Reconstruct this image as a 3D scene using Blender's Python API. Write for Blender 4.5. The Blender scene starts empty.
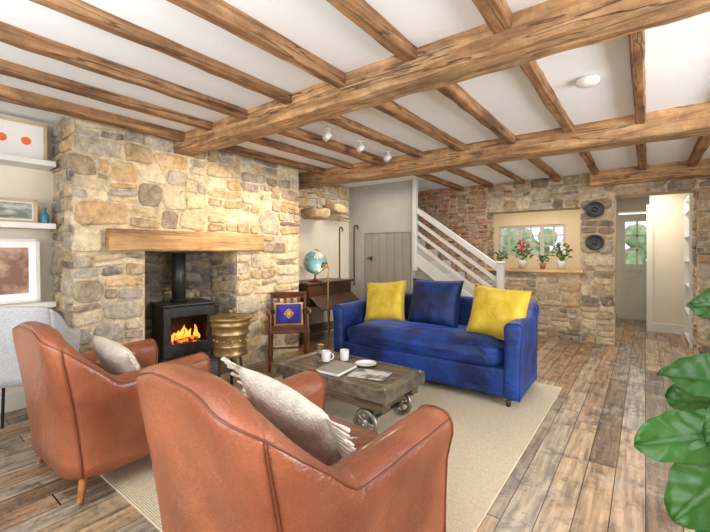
import bpy, bmesh, math, random
from mathutils import Vector, Matrix, Euler, noise
random.seed(7)
pi=math.pi
C=bpy.context.scene.collection

# ---------------- materials ----------------
def newmat(name):
    m=bpy.data.materials.new(name); m.use_nodes=True
    nt=m.node_tree; b=nt.nodes['Principled BSDF']
    return m,nt,b
def N(nt,t,**k):
    n=nt.nodes.new(t)
    for a,v in k.items(): setattr(n,a,v)
    return n
def c4(c): return (c[0],c[1],c[2],1)
def P(name,c1,c2=None,rough=.5,metal=0,scale=5,stretch=(1,1,1),bump=0,bscale=60,sheen=0,coat=0,detail=5,lo=.3,hi=.7,emit=0,spec=.5,bstretch=(1,1,1),crease=0,shr=.4,rvar=0):
    m,nt,b=newmat(name)
    if c2 is None: c2=tuple(min(1,x*1.15+.005) for x in c1)
    tc=N(nt,'ShaderNodeTexCoord'); mp=N(nt,'ShaderNodeMapping'); mp.inputs['Scale'].default_value=stretch
    nt.links.new(tc.outputs['Object'],mp.inputs[0])
    ns=N(nt,'ShaderNodeTexNoise'); ns.inputs['Scale'].default_value=scale; ns.inputs['Detail'].default_value=detail
    nt.links.new(mp.outputs[0],ns.inputs['Vector'])
    r=N(nt,'ShaderNodeValToRGB'); e=r.color_ramp.elements
    e[0].position=lo;e[0].color=c4(c1);e[1].position=hi;e[1].color=c4(c2)
    nt.links.new(ns.outputs[0],r.inputs[0]); nt.links.new(r.outputs[0],b.inputs['Base Color'])
    b.inputs['Roughness'].default_value=rough; b.inputs['Metallic'].default_value=metal
    b.inputs['Specular IOR Level'].default_value=spec
    if rvar:
        rr=N(nt,'ShaderNodeMapRange'); rr.inputs['From Min'].default_value=.3; rr.inputs['From Max'].default_value=.7; rr.inputs['To Min'].default_value=rough-rvar; rr.inputs['To Max'].default_value=rough+rvar
        nt.links.new(ns.outputs[0],rr.inputs[0]); nt.links.new(rr.outputs[0],b.inputs['Roughness'])
    if sheen:
        b.inputs['Sheen Weight'].default_value=sheen; b.inputs['Sheen Roughness'].default_value=shr
        b.inputs['Sheen Tint'].default_value=c4(tuple(min(1,x*2+.1) for x in c2))
    if coat: b.inputs['Coat Weight'].default_value=coat
    if emit:
        nt.links.new(r.outputs[0],b.inputs['Emission Color']); b.inputs['Emission Strength'].default_value=emit
    last=None
    if bump:
        n2=N(nt,'ShaderNodeTexNoise'); n2.inputs['Scale'].default_value=bscale; n2.inputs['Detail'].default_value=4
        m2=N(nt,'ShaderNodeMapping'); m2.inputs['Scale'].default_value=bstretch
        nt.links.new(tc.outputs['Object'],m2.inputs[0]); nt.links.new(m2.outputs[0],n2.inputs['Vector'])
        bp=N(nt,'ShaderNodeBump'); bp.inputs['Strength'].default_value=bump; bp.inputs['Distance'].default_value=.01
        nt.links.new(n2.outputs[0],bp.inputs['Height']); last=bp
    if crease:
        n3=N(nt,'ShaderNodeTexNoise'); n3.inputs['Scale'].default_value=7; n3.inputs['Detail'].default_value=5; n3.inputs['Distortion'].default_value=1.2
        nt.links.new(tc.outputs['Object'],n3.inputs['Vector'])
        b3=N(nt,'ShaderNodeBump'); b3.inputs['Strength'].default_value=crease; b3.inputs['Distance'].default_value=.03
        nt.links.new(n3.outputs[0],b3.inputs['Height'])
        if last: nt.links.new(last.outputs[0],b3.inputs['Normal'])
        last=b3
    if last: nt.links.new(last.outputs[0],b.inputs['Normal'])
    return m
def wood(name,dark,mid,light,rough=.6,sc=1.0,bump=.5,weather=0):
    m,nt,b=newmat(name)
    tc=N(nt,'ShaderNodeTexCoord'); oi=N(nt,'ShaderNodeObjectInfo')
    add=N(nt,'ShaderNodeVectorMath',operation='ADD'); nt.links.new(tc.outputs['Object'],add.inputs[0])
    ml=N(nt,'ShaderNodeMath',operation='MULTIPLY'); ml.inputs[1].default_value=37; nt.links.new(oi.outputs['Random'],ml.inputs[0]); nt.links.new(ml.outputs[0],add.inputs[1])
    mp=N(nt,'ShaderNodeMapping'); mp.inputs['Scale'].default_value=(1.2*sc,14*sc,14*sc); nt.links.new(add.outputs[0],mp.inputs[0])
    n1=N(nt,'ShaderNodeTexNoise'); n1.inputs['Scale'].default_value=1.6; n1.inputs['Detail'].default_value=8; n1.inputs['Distortion'].default_value=.6
    nt.links.new(mp.outputs[0],n1.inputs['Vector'])
    r=N(nt,'ShaderNodeValToRGB'); e=r.color_ramp.elements
    e[0].position=.28;e[0].color=c4(dark);e[1].position=.72;e[1].color=c4(light)
    x=e.new(.5);x.color=c4(mid)
    nt.links.new(n1.outputs[0],r.inputs[0])
    n2=N(nt,'ShaderNodeTexNoise'); n2.inputs['Scale'].default_value=1.8*sc; n2.inputs['Detail'].default_value=3; nt.links.new(add.outputs[0],n2.inputs['Vector'])
    mr=N(nt,'ShaderNodeMapRange'); mr.inputs['From Min'].default_value=.3; mr.inputs['From Max'].default_value=.7; mr.inputs['To Min'].default_value=.62; mr.inputs['To Max'].default_value=1.25
    nt.links.new(n2.outputs[0],mr.inputs[0])
    mx=N(nt,'ShaderNodeMix',data_type='RGBA',blend_type='MULTIPLY'); mx.inputs[0].default_value=1
    nt.links.new(r.outputs[0],mx.inputs[6]); nt.links.new(mr.outputs[0],mx.inputs[7]); out=mx.outputs[2]
    hgt=n1.outputs[0]
    if weather:
        m3=N(nt,'ShaderNodeMapping'); m3.inputs['Scale'].default_value=(.55,9,9); nt.links.new(add.outputs[0],m3.inputs[0])
        n3=N(nt,'ShaderNodeTexNoise'); n3.inputs['Scale'].default_value=1.5; n3.inputs['Detail'].default_value=3; n3.inputs['Distortion'].default_value=.3; nt.links.new(m3.outputs[0],n3.inputs['Vector'])
        sb=N(nt,'ShaderNodeMath',operation='SUBTRACT'); sb.inputs[1].default_value=.5; nt.links.new(n3.outputs[0],sb.inputs[0])
        ab=N(nt,'ShaderNodeMath',operation='ABSOLUTE'); nt.links.new(sb.outputs[0],ab.inputs[0])
        k=N(nt,'ShaderNodeMapRange'); k.inputs['From Min'].default_value=.004; k.inputs['From Max'].default_value=.014; k.inputs['To Min'].default_value=.22; k.inputs['To Max'].default_value=1; nt.links.new(ab.outputs[0],k.inputs[0])
        m4=N(nt,'ShaderNodeMapping'); m4.inputs['Scale'].default_value=(1.8,5,5); nt.links.new(add.outputs[0],m4.inputs[0])
        vo=N(nt,'ShaderNodeTexVoronoi'); vo.inputs['Scale'].default_value=1.0; nt.links.new(m4.outputs[0],vo.inputs['Vector'])
        k2=N(nt,'ShaderNodeMapRange'); k2.inputs['From Min'].default_value=.04; k2.inputs['From Max'].default_value=.13; k2.inputs['To Min'].default_value=.28; k2.inputs['To Max'].default_value=1; nt.links.new(vo.outputs['Distance'],k2.inputs[0])
        n5=N(nt,'ShaderNodeTexNoise'); n5.inputs['Scale'].default_value=7; n5.inputs['Detail'].default_value=9; n5.inputs['Roughness'].default_value=.75; nt.links.new(add.outputs[0],n5.inputs['Vector'])
        k3=N(nt,'ShaderNodeMapRange'); k3.inputs['From Min'].default_value=.35; k3.inputs['From Max'].default_value=.6; k3.inputs['To Min'].default_value=.55; k3.inputs['To Max'].default_value=1.1; nt.links.new(n5.outputs[0],k3.inputs[0])
        q=N(nt,'ShaderNodeMath',operation='MULTIPLY'); nt.links.new(k.outputs[0],q.inputs[0]); nt.links.new(k2.outputs[0],q.inputs[1])
        q2=N(nt,'ShaderNodeMath',operation='MULTIPLY'); nt.links.new(q.outputs[0],q2.inputs[0]); nt.links.new(k3.outputs[0],q2.inputs[1])
        mz=N(nt,'ShaderNodeMix',data_type='RGBA',blend_type='MULTIPLY'); mz.inputs[0].default_value=weather
        nt.links.new(out,mz.inputs[6]); nt.links.new(q2.outputs[0],mz.inputs[7]); out=mz.outputs[2]
        hh=N(nt,'ShaderNodeMath',operation='ADD'); nt.links.new(n1.outputs[0],hh.inputs[0]); nt.links.new(q2.outputs[0],hh.inputs[1]); hgt=hh.outputs[0]
    nt.links.new(out,b.inputs['Base Color'])
    b.inputs['Roughness'].default_value=rough
    bp=N(nt,'ShaderNodeBump'); bp.inputs['Strength'].default_value=bump; bp.inputs['Distance'].default_value=.008
    nt.links.new(hgt,bp.inputs['Height']); nt.links.new(bp.outputs[0],b.inputs['Normal'])
    return m
def stone_mat(name,lime=(.72,.61,.43),amt=.62):
    m,nt,b=newmat(name)
    at=N(nt,'ShaderNodeAttribute'); at.attribute_name='Col'
    tc=N(nt,'ShaderNodeTexCoord')
    n1=N(nt,'ShaderNodeTexNoise'); n1.inputs['Scale'].default_value=16; n1.inputs['Detail'].default_value=10; n1.inputs['Roughness'].default_value=.75
    nt.links.new(tc.outputs['Object'],n1.inputs['Vector'])
    mr=N(nt,'ShaderNodeMapRange'); mr.inputs['From Min'].default_value=.3; mr.inputs['From Max'].default_value=.7; mr.inputs['To Min'].default_value=.45; mr.inputs['To Max'].default_value=1.42
    nt.links.new(n1.outputs[0],mr.inputs[0])
    mx=N(nt,'ShaderNodeMix',data_type='RGBA',blend_type='MULTIPLY'); mx.inputs[0].default_value=1
    nt.links.new(at.outputs['Color'],mx.inputs[6]); nt.links.new(mr.outputs[0],mx.inputs[7])
    n3=N(nt,'ShaderNodeTexNoise'); n3.inputs['Scale'].default_value=6; n3.inputs['Detail'].default_value=10; n3.inputs['Roughness'].default_value=.75; nt.links.new(tc.outputs['Object'],n3.inputs['Vector'])
    m3=N(nt,'ShaderNodeMapRange'); m3.inputs['From Min'].default_value=.49; m3.inputs['From Max'].default_value=.61; m3.inputs['To Max'].default_value=amt; nt.links.new(n3.outputs[0],m3.inputs[0])
    mx2=N(nt,'ShaderNodeMix',data_type='RGBA'); nt.links.new(m3.outputs[0],mx2.inputs[0]); nt.links.new(mx.outputs[2],mx2.inputs[6]); mx2.inputs[7].default_value=c4(lime)
    nt.links.new(mx2.outputs[2],b.inputs['Base Color'])
    b.inputs['Roughness'].default_value=.9
    n2=N(nt,'ShaderNodeTexNoise'); n2.inputs['Scale'].default_value=32; n2.inputs['Detail'].default_value=8; n2.inputs['Roughness'].default_value=.65; nt.links.new(tc.outputs['Object'],n2.inputs['Vector'])
    bp=N(nt,'ShaderNodeBump'); bp.inputs['Strength'].default_value=1; bp.inputs['Distance'].default_value=.022
    nt.links.new(n2.outputs[0],bp.inputs['Height']); nt.links.new(bp.outputs[0],b.inputs['Normal'])
    return m
def floor_mat():
    m,nt,b=newmat('reclaimed_boards')
    tc=N(nt,'ShaderNodeTexCoord'); sx=N(nt,'ShaderNodeSeparateXYZ'); nt.links.new(tc.outputs['Object'],sx.inputs[0])
    def M(op,a,bv=None):
        n=N(nt,'ShaderNodeMath',operation=op)
        for i,v in enumerate((a,bv)):
            if v is None: continue
            if isinstance(v,(int,float)): n.inputs[i].default_value=v
            else: nt.links.new(v,n.inputs[i])
        return n.outputs[0]
    xr=M('DIVIDE',sx.outputs[0],.14); row=M('FLOOR',xr); fx=M('FRACT',xr)
    wn=N(nt,'ShaderNodeTexWhiteNoise',noise_dimensions='1D'); nt.links.new(row,wn.inputs['W'])
    yy=M('ADD',M('DIVIDE',sx.outputs[1],1.9),M('MULTIPLY',wn.outputs[0],7.3)); cl=M('FLOOR',yy); fy=M('FRACT',yy)
    cb=N(nt,'ShaderNodeCombineXYZ'); nt.links.new(row,cb.inputs[0]); nt.links.new(cl,cb.inputs[1])
    w2=N(nt,'ShaderNodeTexWhiteNoise',noise_dimensions='2D'); nt.links.new(cb.outputs[0],w2.inputs['Vector'])
    r=N(nt,'ShaderNodeValToRGB'); e=r.color_ramp.elements
    cols=[(0,(.17,.115,.075)),(.14,(.34,.205,.11)),(.28,(.47,.30,.16)),(.42,(.28,.23,.18)),(.56,(.50,.345,.20)),(.70,(.38,.32,.25)),(.84,(.37,.22,.12)),(1,(.46,.38,.29))]
    e[0].position=0;e[0].color=c4(cols[0][1]);e[1].position=1;e[1].color=c4(cols[-1][1])
    for p,cc in cols[1:-1]:
        q=e.new(p);q.color=c4(cc)
    nt.links.new(w2.outputs[0],r.inputs[0])
    c2=N(nt,'ShaderNodeCombineXYZ'); nt.links.new(M('MULTIPLY',sx.outputs[0],26),c2.inputs[0]); nt.links.new(M('MULTIPLY',sx.outputs[1],2.2),c2.inputs[1]); nt.links.new(M('MULTIPLY',w2.outputs[0],40),c2.inputs[2])
    g=N(nt,'ShaderNodeTexNoise'); g.inputs['Scale'].default_value=1.5; g.inputs['Detail'].default_value=9; g.inputs['Distortion'].default_value=.5; nt.links.new(c2.outputs[0],g.inputs['Vector'])
    mr=N(nt,'ShaderNodeMapRange'); mr.inputs['From Min'].default_value=.3; mr.inputs['From Max'].default_value=.7; mr.inputs['To Min'].default_value=.45; mr.inputs['To Max'].default_value=1.4
    nt.links.new(g.outputs[0],mr.inputs[0])
    mx=N(nt,'ShaderNodeMix',data_type='RGBA',blend_type='MULTIPLY'); mx.inputs[0].default_value=1
    nt.links.new(r.outputs[0],mx.inputs[6]); nt.links.new(mr.outputs[0],mx.inputs[7])
    w=N(nt,'ShaderNodeTexNoise'); w.inputs['Scale'].default_value=3.6; w.inputs['Detail'].default_value=12; w.inputs['Roughness'].default_value=.8; nt.links.new(tc.outputs['Object'],w.inputs['Vector'])
    m3=N(nt,'ShaderNodeMapRange'); m3.inputs['From Min'].default_value=.52; m3.inputs['From Max'].default_value=.62; m3.inputs['To Max'].default_value=.55; nt.links.new(w.outputs[0],m3.inputs[0])
    mx2=N(nt,'ShaderNodeMix',data_type='RGBA'); nt.links.new(m3.outputs[0],mx2.inputs[0]); nt.links.new(mx.outputs[2],mx2.inputs[6]); mx2.inputs[7].default_value=(.48,.43,.37,1)
    w4=N(nt,'ShaderNodeTexNoise'); w4.inputs['Scale'].default_value=6; w4.inputs['Detail'].default_value=12; w4.inputs['Roughness'].default_value=.8
    mp4=N(nt,'ShaderNodeMapping'); mp4.inputs['Location'].default_value=(9,3,1); nt.links.new(tc.outputs['Object'],mp4.inputs[0]); nt.links.new(mp4.outputs[0],w4.inputs['Vector'])
    m5=N(nt,'ShaderNodeMapRange'); m5.inputs['From Min'].default_value=.36; m5.inputs['From Max'].default_value=.5; m5.inputs['To Min'].default_value=.3; m5.inputs['To Max'].default_value=1; nt.links.new(w4.outputs[0],m5.inputs[0])
    mx5=N(nt,'ShaderNodeMix',data_type='RGBA',blend_type='MULTIPLY'); mx5.inputs[0].default_value=1; nt.links.new(mx2.outputs[2],mx5.inputs[6]); nt.links.new(m5.outputs[0],mx5.inputs[7])
    w6=N(nt,'ShaderNodeTexNoise'); w6.inputs['Scale'].default_value=26; w6.inputs['Detail'].default_value=8; w6.inputs['Roughness'].default_value=.7; nt.links.new(tc.outputs['Object'],w6.inputs['Vector'])
    m7=N(nt,'ShaderNodeMapRange'); m7.inputs['From Min'].default_value=.64; m7.inputs['From Max'].default_value=.68; m7.inputs['To Max'].default_value=.8; nt.links.new(w6.outputs[0],m7.inputs[0])
    mx7=N(nt,'ShaderNodeMix',data_type='RGBA'); nt.links.new(m7.outputs[0],mx7.inputs[0]); nt.links.new(mx5.outputs[2],mx7.inputs[6]); mx7.inputs[7].default_value=(.68,.64,.57,1)
    gap=M('MAXIMUM',M('LESS_THAN',fx,.035),M('LESS_THAN',fy,.004))
    mx3=N(nt,'ShaderNodeMix',data_type='RGBA'); nt.links.new(gap,mx3.inputs[0]); nt.links.new(mx7.outputs[2],mx3.inputs[6]); mx3.inputs[7].default_value=(.02,.012,.008,1)
    nt.links.new(mx3.outputs[2],b.inputs['Base Color'])
    rr=N(nt,'ShaderNodeMapRange'); rr.inputs['To Min'].default_value=.18; rr.inputs['To Max'].default_value=.45; nt.links.new(w.outputs[0],rr.inputs[0]); nt.links.new(rr.outputs[0],b.inputs['Roughness'])
    bp=N(nt,'ShaderNodeBump'); bp.inputs['Strength'].default_value=.5; bp.inputs['Distance'].default_value=.004
    nt.links.new(M('SUBTRACT',g.outputs[0],M('MULTIPLY',gap,2)),bp.inputs['Height']); nt.links.new(bp.outputs[0],b.inputs['Normal'])
    return m
def rug_mat():
    m,nt,b=newmat('jute_weave')
    tc=N(nt,'ShaderNodeTexCoord')
    w=N(nt,'ShaderNodeTexWave',bands_direction='Y'); w.inputs['Scale'].default_value=30; w.inputs['Distortion'].default_value=2.5; w.inputs['Detail'].default_value=2; w.inputs['Detail Scale'].default_value=6
    nt.links.new(tc.outputs['Object'],w.inputs['Vector'])
    n=N(nt,'ShaderNodeTexNoise'); n.inputs['Scale'].default_value=60; n.inputs['Detail'].default_value=6; nt.links.new(tc.outputs['Object'],n.inputs['Vector'])
    ad=N(nt,'ShaderNodeMath',operation='ADD'); nt.links.new(w.outputs['Fac'],ad.inputs[0]); nt.links.new(n.outputs[0],ad.inputs[1])
    r=N(nt,'ShaderNodeValToRGB'); e=r.color_ramp.elements; e[0].position=.25; e[0].color=(.46,.37,.24,1); e[1].position=1.05; e[1].color=(.82,.71,.53,1)
    hv=N(nt,'ShaderNodeMath',operation='MULTIPLY'); hv.inputs[1].default_value=.75; nt.links.new(ad.outputs[0],hv.inputs[0])
    nt.links.new(hv.outputs[0],r.inputs[0]); nt.links.new(r.outputs[0],b.inputs['Base Color'])
    b.inputs['Roughness'].default_value=.95
    bp=N(nt,'ShaderNodeBump'); bp.inputs['Strength'].default_value=.6; bp.inputs['Distance'].default_value=.006
    nt.links.new(ad.outputs[0],bp.inputs['Height']); nt.links.new(bp.outputs[0],b.inputs['Normal'])
    return m
def motif_mat(name):
    m,nt,b=newmat(name)
    tc=N(nt,'ShaderNodeTexCoord'); sx=N(nt,'ShaderNodeSeparateXYZ'); nt.links.new(tc.outputs['Object'],sx.inputs[0])
    def M(op,a,bv=None):
        n=N(nt,'ShaderNodeMath',operation=op)
        for i,v in enumerate((a,bv)):
            if v is None: continue
            if isinstance(v,(int,float)): n.inputs[i].default_value=v
            else: nt.links.new(v,n.inputs[i])
        return n.outputs[0]
    ax=M('ABSOLUTE',sx.outputs[0]); ay=M('ABSOLUTE',sx.outputs[1])
    d=M('ADD',ax,ay)
    edge=M('MAXIMUM',M('MULTIPLY',ax,1/.155),M('MULTIPLY',ay,1/.12))
    r=N(nt,'ShaderNodeValToRGB'); r.color_ramp.interpolation='CONSTANT'; e=r.color_ramp.elements
    e[0].position=0;e[0].color=(.75,.50,.06,1);e[1].position=.03;e[1].color=(.05,.03,.26,1)
    for p,c in ((.042,(.65,.42,.08)),(.055,(.045,.03,.28))):
        q=e.new(p);q.color=c4(c)
    nt.links.new(d,r.inputs[0])
    mx=N(nt,'ShaderNodeMix',data_type='RGBA'); g=M('GREATER_THAN',edge,.92); nt.links.new(g,mx.inputs[0]); nt.links.new(r.outputs[0],mx.inputs[6]); mx.inputs[7].default_value=(.60,.42,.12,1)
    nt.links.new(mx.outputs[2],b.inputs['Base Color']); b.inputs['Roughness'].default_value=.9
    return m
def glass_mat():
    m,nt,b=newmat('clear_glass'); b.inputs['Transmission Weight'].default_value=1; b.inputs['Roughness'].default_value=.02; b.inputs['Base Color'].default_value=(.95,.97,.97,1); b.inputs['IOR'].default_value=1.2
    return m

M_white=P('white_plaster',(.87,.90,.925),(.90,.925,.945),rough=.9,scale=3,bump=.1)
M_cream=P('cream_plaster',(.77,.71,.60),(.82,.76,.65),rough=.9,scale=3,bump=.1)
M_kit=P('kitchen_plaster',(.74,.62,.44),(.79,.68,.50),rough=.9,scale=3)
M_paint=P('white_paint',(.75,.74,.70),(.80,.79,.75),rough=.45)
M_winp=P('window_paint',(.52,.51,.48),(.58,.57,.53),rough=.5)
M_under=P('soft_grey_paint',(.36,.355,.34),(.41,.40,.38),rough=.5)
M_stair=P('pale_stair_paint',(.62,.61,.58),(.68,.67,.64),rough=.5)
M_grey=P('grey_paint',(.27,.255,.22),(.33,.31,.265),rough=.5)
M_doorp=P('pale_door_paint',(.66,.65,.54),(.72,.71,.60),rough=.5)
M_beam=wood('oak_beam',(.24,.11,.042),(.53,.30,.135),(.71,.46,.25),rough=.65,weather=.85,bump=1)
M_joist=wood('joist_wood',(.13,.055,.022),(.33,.165,.07),(.49,.28,.13),rough=.7,weather=.85,bump=1)
M_lintel=wood('lintel_oak',(.40,.21,.09),(.63,.38,.17),(.73,.48,.25),rough=.7,weather=.4)
M_dark=wood('dark_wood',(.02,.009,.005),(.05,.02,.01),(.10,.04,.02),rough=.35,sc=2,bump=.2)
M_mah=wood('mahogany',(.06,.018,.008),(.13,.04,.016),(.20,.07,.028),rough=.3,sc=2,bump=.15)
M_legw=wood('leg_wood',(.30,.11,.04),(.45,.19,.07),(.5,.24,.1),rough=.35,sc=2,bump=.1)
M_table=wood('cart_boards',(.04,.026,.017),(.12,.078,.047),(.24,.165,.105),rough=.3,sc=1.5,weather=.5)
M_stone=stone_mat('rubble_stone')
M_stone2=stone_mat('grey_brown_rubble',(.54,.42,.27),.55)
M_floor=floor_mat(); M_rug=rug_mat()
M_leather=P('tan_leather',(.21,.055,.024),(.43,.14,.062),rough=.33,scale=2.8,detail=10,lo=.33,hi=.69,bump=.35,bscale=110,coat=.3,crease=.4,rvar=.06)
M_pipe=P('leather_piping',(.14,.038,.016),(.20,.06,.026),rough=.4)
M_velvet=P('blue_velvet',(.001,.010,.075),(.007,.052,.30),rough=.55,scale=3.5,detail=3,lo=.38,hi=.64,sheen=1,shr=.25,bump=.15,bscale=15,crease=.6)
M_velvet2=P('navy_velvet',(.001,.007,.05),(.005,.03,.17),rough=.6,scale=5,detail=3,lo=.38,hi=.64,sheen=1,shr=.25,crease=.5)
M_yellow=P('yellow_fabric',(.62,.42,.02),(.80,.60,.08),rough=.85,scale=9,sheen=.3,bump=.2,bscale=200,crease=.5)
M_creamf=P('cream_knit',(.70,.64,.53),(.88,.83,.72),rough=.95,scale=30,bump=.7,bscale=90,crease=.3)
M_greyf=P('grey_tweed',(.42,.45,.49),(.64,.66,.69),rough=.95,scale=120,bump=.5,bscale=160)
M_iron=P('cast_iron',(.02,.02,.02),(.045,.042,.04),rough=.5,metal=.5,scale=20)
M_steel=P('worn_steel',(.18,.165,.15),(.40,.37,.33),rough=.38,metal=.9,scale=20)
M_black=P('black_metal',(.012,.012,.012),(.02,.02,.02),rough=.4)
M_brass=P('aged_brass',(.30,.20,.08),(.54,.39,.19),rough=.42,metal=.85,scale=12)
M_ceram=P('white_ceramic',(.82,.81,.78),(.88,.87,.84),rough=.2)
M_terra=P('terracotta',(.45,.18,.08),(.55,.25,.12),rough=.8)
M_paper=P('printed_paper',(.62,.60,.56),(.16,.15,.14),rough=.6,scale=9,lo=.48,hi=.6)
M_paper2=P('plain_paper',(.78,.75,.70),None,rough=.7)
M_leaf=P('leaf_green',(.012,.065,.010),(.055,.19,.03),rough=.38,scale=5,bump=.4,bscale=30)
M_leafd=P('foliage_green',(.03,.10,.02),(.10,.24,.05),rough=.5,scale=20)
M_hedge=P('hedge_green',(.16,.26,.11),(.48,.55,.34),rough=.8,scale=5)
M_red=P('red_petal',(.65,.03,.05),(.8,.10,.12),rough=.6)
M_whitefl=P('white_petal',(.85,.82,.8),None,rough=.6)
M_slate=P('slate',(.08,.075,.07),(.16,.15,.135),rough=.6,scale=9,bump=.4)
M_fire=P('flame',(1,.14,.01),(1,.42,.06),emit=2.4,scale=9)
M_ember=P('ember',(.03,.012,.008),(1,.2,.02),emit=1.6,scale=18,lo=.48,hi=.62)
M_glass=glass_mat()
M_bottle=P('blue_glass',(.03,.18,.28),(.05,.28,.38),rough=.08)
M_globe=P('globe_map',(.14,.34,.42),(.62,.60,.42),rough=.25,scale=6,lo=.51,hi=.54,detail=7)
M_orange=P('orange_ink',(.80,.16,.04),None,rough=.8)
M_land=P('landscape_print',(.18,.22,.20),(.62,.60,.52),rough=.7,scale=9,stretch=(1,1,3),lo=.4,hi=.6)
M_port=P('red_print',(.28,.14,.10),(.58,.38,.28),rough=.7,scale=8,lo=.42,hi=.6)
M_kil=motif_mat('patterned_cloth')
M_oakframe=P('pale_oak',(.55,.40,.24),(.65,.50,.32),rough=.5)

# ---------------- mesh builder ----------------
class B:
    def __init__(s): s.bm=bmesh.new()
    def _merge(s,t,M,mi,smooth=None):
        for f in t.faces:
            f.material_index=mi
            if smooth is not None: f.smooth=smooth
        bmesh.ops.transform(t,matrix=M,verts=t.verts)
        me=bpy.data.meshes.new('tmp'); t.to_mesh(me); t.free(); s.bm.from_mesh(me); bpy.data.meshes.remove(me)
    def box(s,size,loc,rot=(0,0,0),bev=0,seg=2,mi=0):
        t=bmesh.new(); bmesh.ops.create_cube(t,size=1)
        bmesh.ops.scale(t,vec=size,verts=t.verts)
        if bev:
            bmesh.ops.bevel(t,geom=t.edges[:],offset=min(bev,min(size)*.49),segments=seg,profile=.5,affect='EDGES')
        s._merge(t,Matrix.Translation(loc)@Euler(rot).to_matrix().to_4x4(),mi,bool(bev)); return s
    def mm(s,a,b,mi=0,bev=0):
        return s.box([b[i]-a[i] for i in range(3)],[(a[i]+b[i])/2 for i in range(3)],bev=bev,mi=mi)
    def cyl(s,p0,p1,r0,r1=None,seg=20,mi=0):
        if r1 is None: r1=r0
        p0=Vector(p0);p1=Vector(p1);d=p1-p0
        t=bmesh.new(); bmesh.ops.create_cone(t,cap_ends=True,segments=seg,radius1=r0,radius2=max(r1,1e-4),depth=d.length)
        for f in t.faces: f.smooth=len(f.verts)==4
        q=Vector((0,0,1)).rotation_difference(d.normalized()).to_matrix().to_4x4()
        s._merge(t,Matrix.Translation((p0+p1)/2)@q,mi); return s
    def sph(s,c,r,sc=(1,1,1),mi=0,seg=16,rot=(0,0,0)):
        t=bmesh.new(); bmesh.ops.create_uvsphere(t,u_segments=seg,v_segments=max(6,seg*2//3),radius=r)
        s._merge(t,Matrix.Translation(c)@Euler(rot).to_matrix().to_4x4()@Matrix.Diagonal((*sc,1)),mi,True); return s
    def lathe(s,prof,c=(0,0,0),seg=28,mi=0,rot=(0,0,0)):
        t=bmesh.new(); rings=[]
        for r,z in prof:
            rings.append([t.verts.new((r*math.cos(2*pi*i/seg),r*math.sin(2*pi*i/seg),z)) for i in range(seg)])
        for a,b in zip(rings,rings[1:]):
            for i in range(seg):
                j=(i+1)%seg; t.faces.new((a[i],a[j],b[j],b[i]))
        t.faces.new(rings[0][::-1]); t.faces.new(rings[-1])
        s._merge(t,Matrix.Translation(c)@Euler(rot).to_matrix().to_4x4(),mi,True); return s
    def tube(s,pts,r,seg=8,mi=0,cyc=False):
        pts=[Vector(p) for p in pts]; n=len(pts); t=bmesh.new(); rings=[]
        up=Vector((0,0,1)); prev=None
        for i,p in enumerate(pts):
            a=pts[(i-1)%n] if (i>0 or cyc) else p; b=pts[(i+1)%n] if (i<n-1 or cyc) else p
            d=(b-a).normalized()
            if prev is None:
                x=d.cross(up)
                if x.length<.05: x=d.cross(Vector((1,0,0)))
            else: x=prev-d*prev.dot(d)
            x.normalize(); prev=x; y=d.cross(x)
            rr=r(i/(n-1)) if callable(r) else r
            rings.append([t.verts.new(p+x*math.cos(2*pi*k/seg)*rr+y*math.sin(2*pi*k/seg)*rr) for k in range(seg)])
        m=n if cyc else n-1
        for i in range(m):
            a=rings[i];b=rings[(i+1)%n]
            for k in range(seg):
                j=(k+1)%seg; t.faces.new((a[k],a[j],b[j],b[k]))
        if not cyc: t.faces.new(rings[0][::-1]); t.faces.new(rings[-1])
        bmesh.ops.recalc_face_normals(t,faces=t.faces)
        s._merge(t,Matrix.Identity(4),mi,True); return s
    def prism(s,poly,axis,a,b,mi=0):
        t=bmesh.new()
        def mk(p,h):
            if axis=='x': return (h,p[0],p[1])
            if axis=='y': return (p[0],h,p[1])
            return (p[0],p[1],h)
        A=[t.verts.new(mk(p,a)) for p in poly];Bv=[t.verts.new(mk(p,b)) for p in poly]
        t.faces.new(A);t.faces.new(Bv[::-1]);n=len(poly)
        for i in range(n): t.faces.new((A[i],Bv[i],Bv[(i+1)%n],A[(i+1)%n]))
        bmesh.ops.recalc_face_normals(t,faces=t.faces)
        s._merge(t,Matrix.Identity(4),mi,False); return s
    def obj(s,name,mats,parent=None,loc=(0,0,0),rot=(0,0,0),wn=True,**props):
        me=bpy.data.meshes.new(name); s.bm.to_mesh(me); s.bm.free()
        if not isinstance(mats,(list,tuple)): mats=[mats]
        for m in mats: me.materials.append(m)
        o=bpy.data.objects.new(name,me); C.objects.link(o); o.location=loc; o.rotation_euler=rot
        if parent: o.parent=parent
        if wn and any(p.use_smooth for p in me.polygons):
            md=o.modifiers.new('wn','WEIGHTED_NORMAL'); md.keep_sharp=False
        for k,v in props.items(): o[k]=v
        return o
def thing(name,label,cat,loc=(0,0,0),rot=0,group=None):
    e=bpy.data.objects.new(name,None); C.objects.link(e); e.location=loc; e.rotation_euler=(0,0,rot) if not isinstance(rot,tuple) else rot
    e.empty_display_size=.1; e['label']=label; e['category']=cat
    if group: e['group']=group
    return e
def dup(root,loc,rot=None,label=None):
    def cp(o,par):
        n=o.copy(); C.objects.link(n)
        if par is not None: n.parent=par
        for ch in list(o.children): cp(ch,n)
        return n
    r=cp(root,None); r.location=loc
    if rot is not None: r.rotation_euler=(0,0,rot) if not isinstance(rot,tuple) else rot
    if label: r['label']=label
    return r
def S(b,name,mats,**k):
    return b.obj(name,mats,kind='structure',**k)

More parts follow.
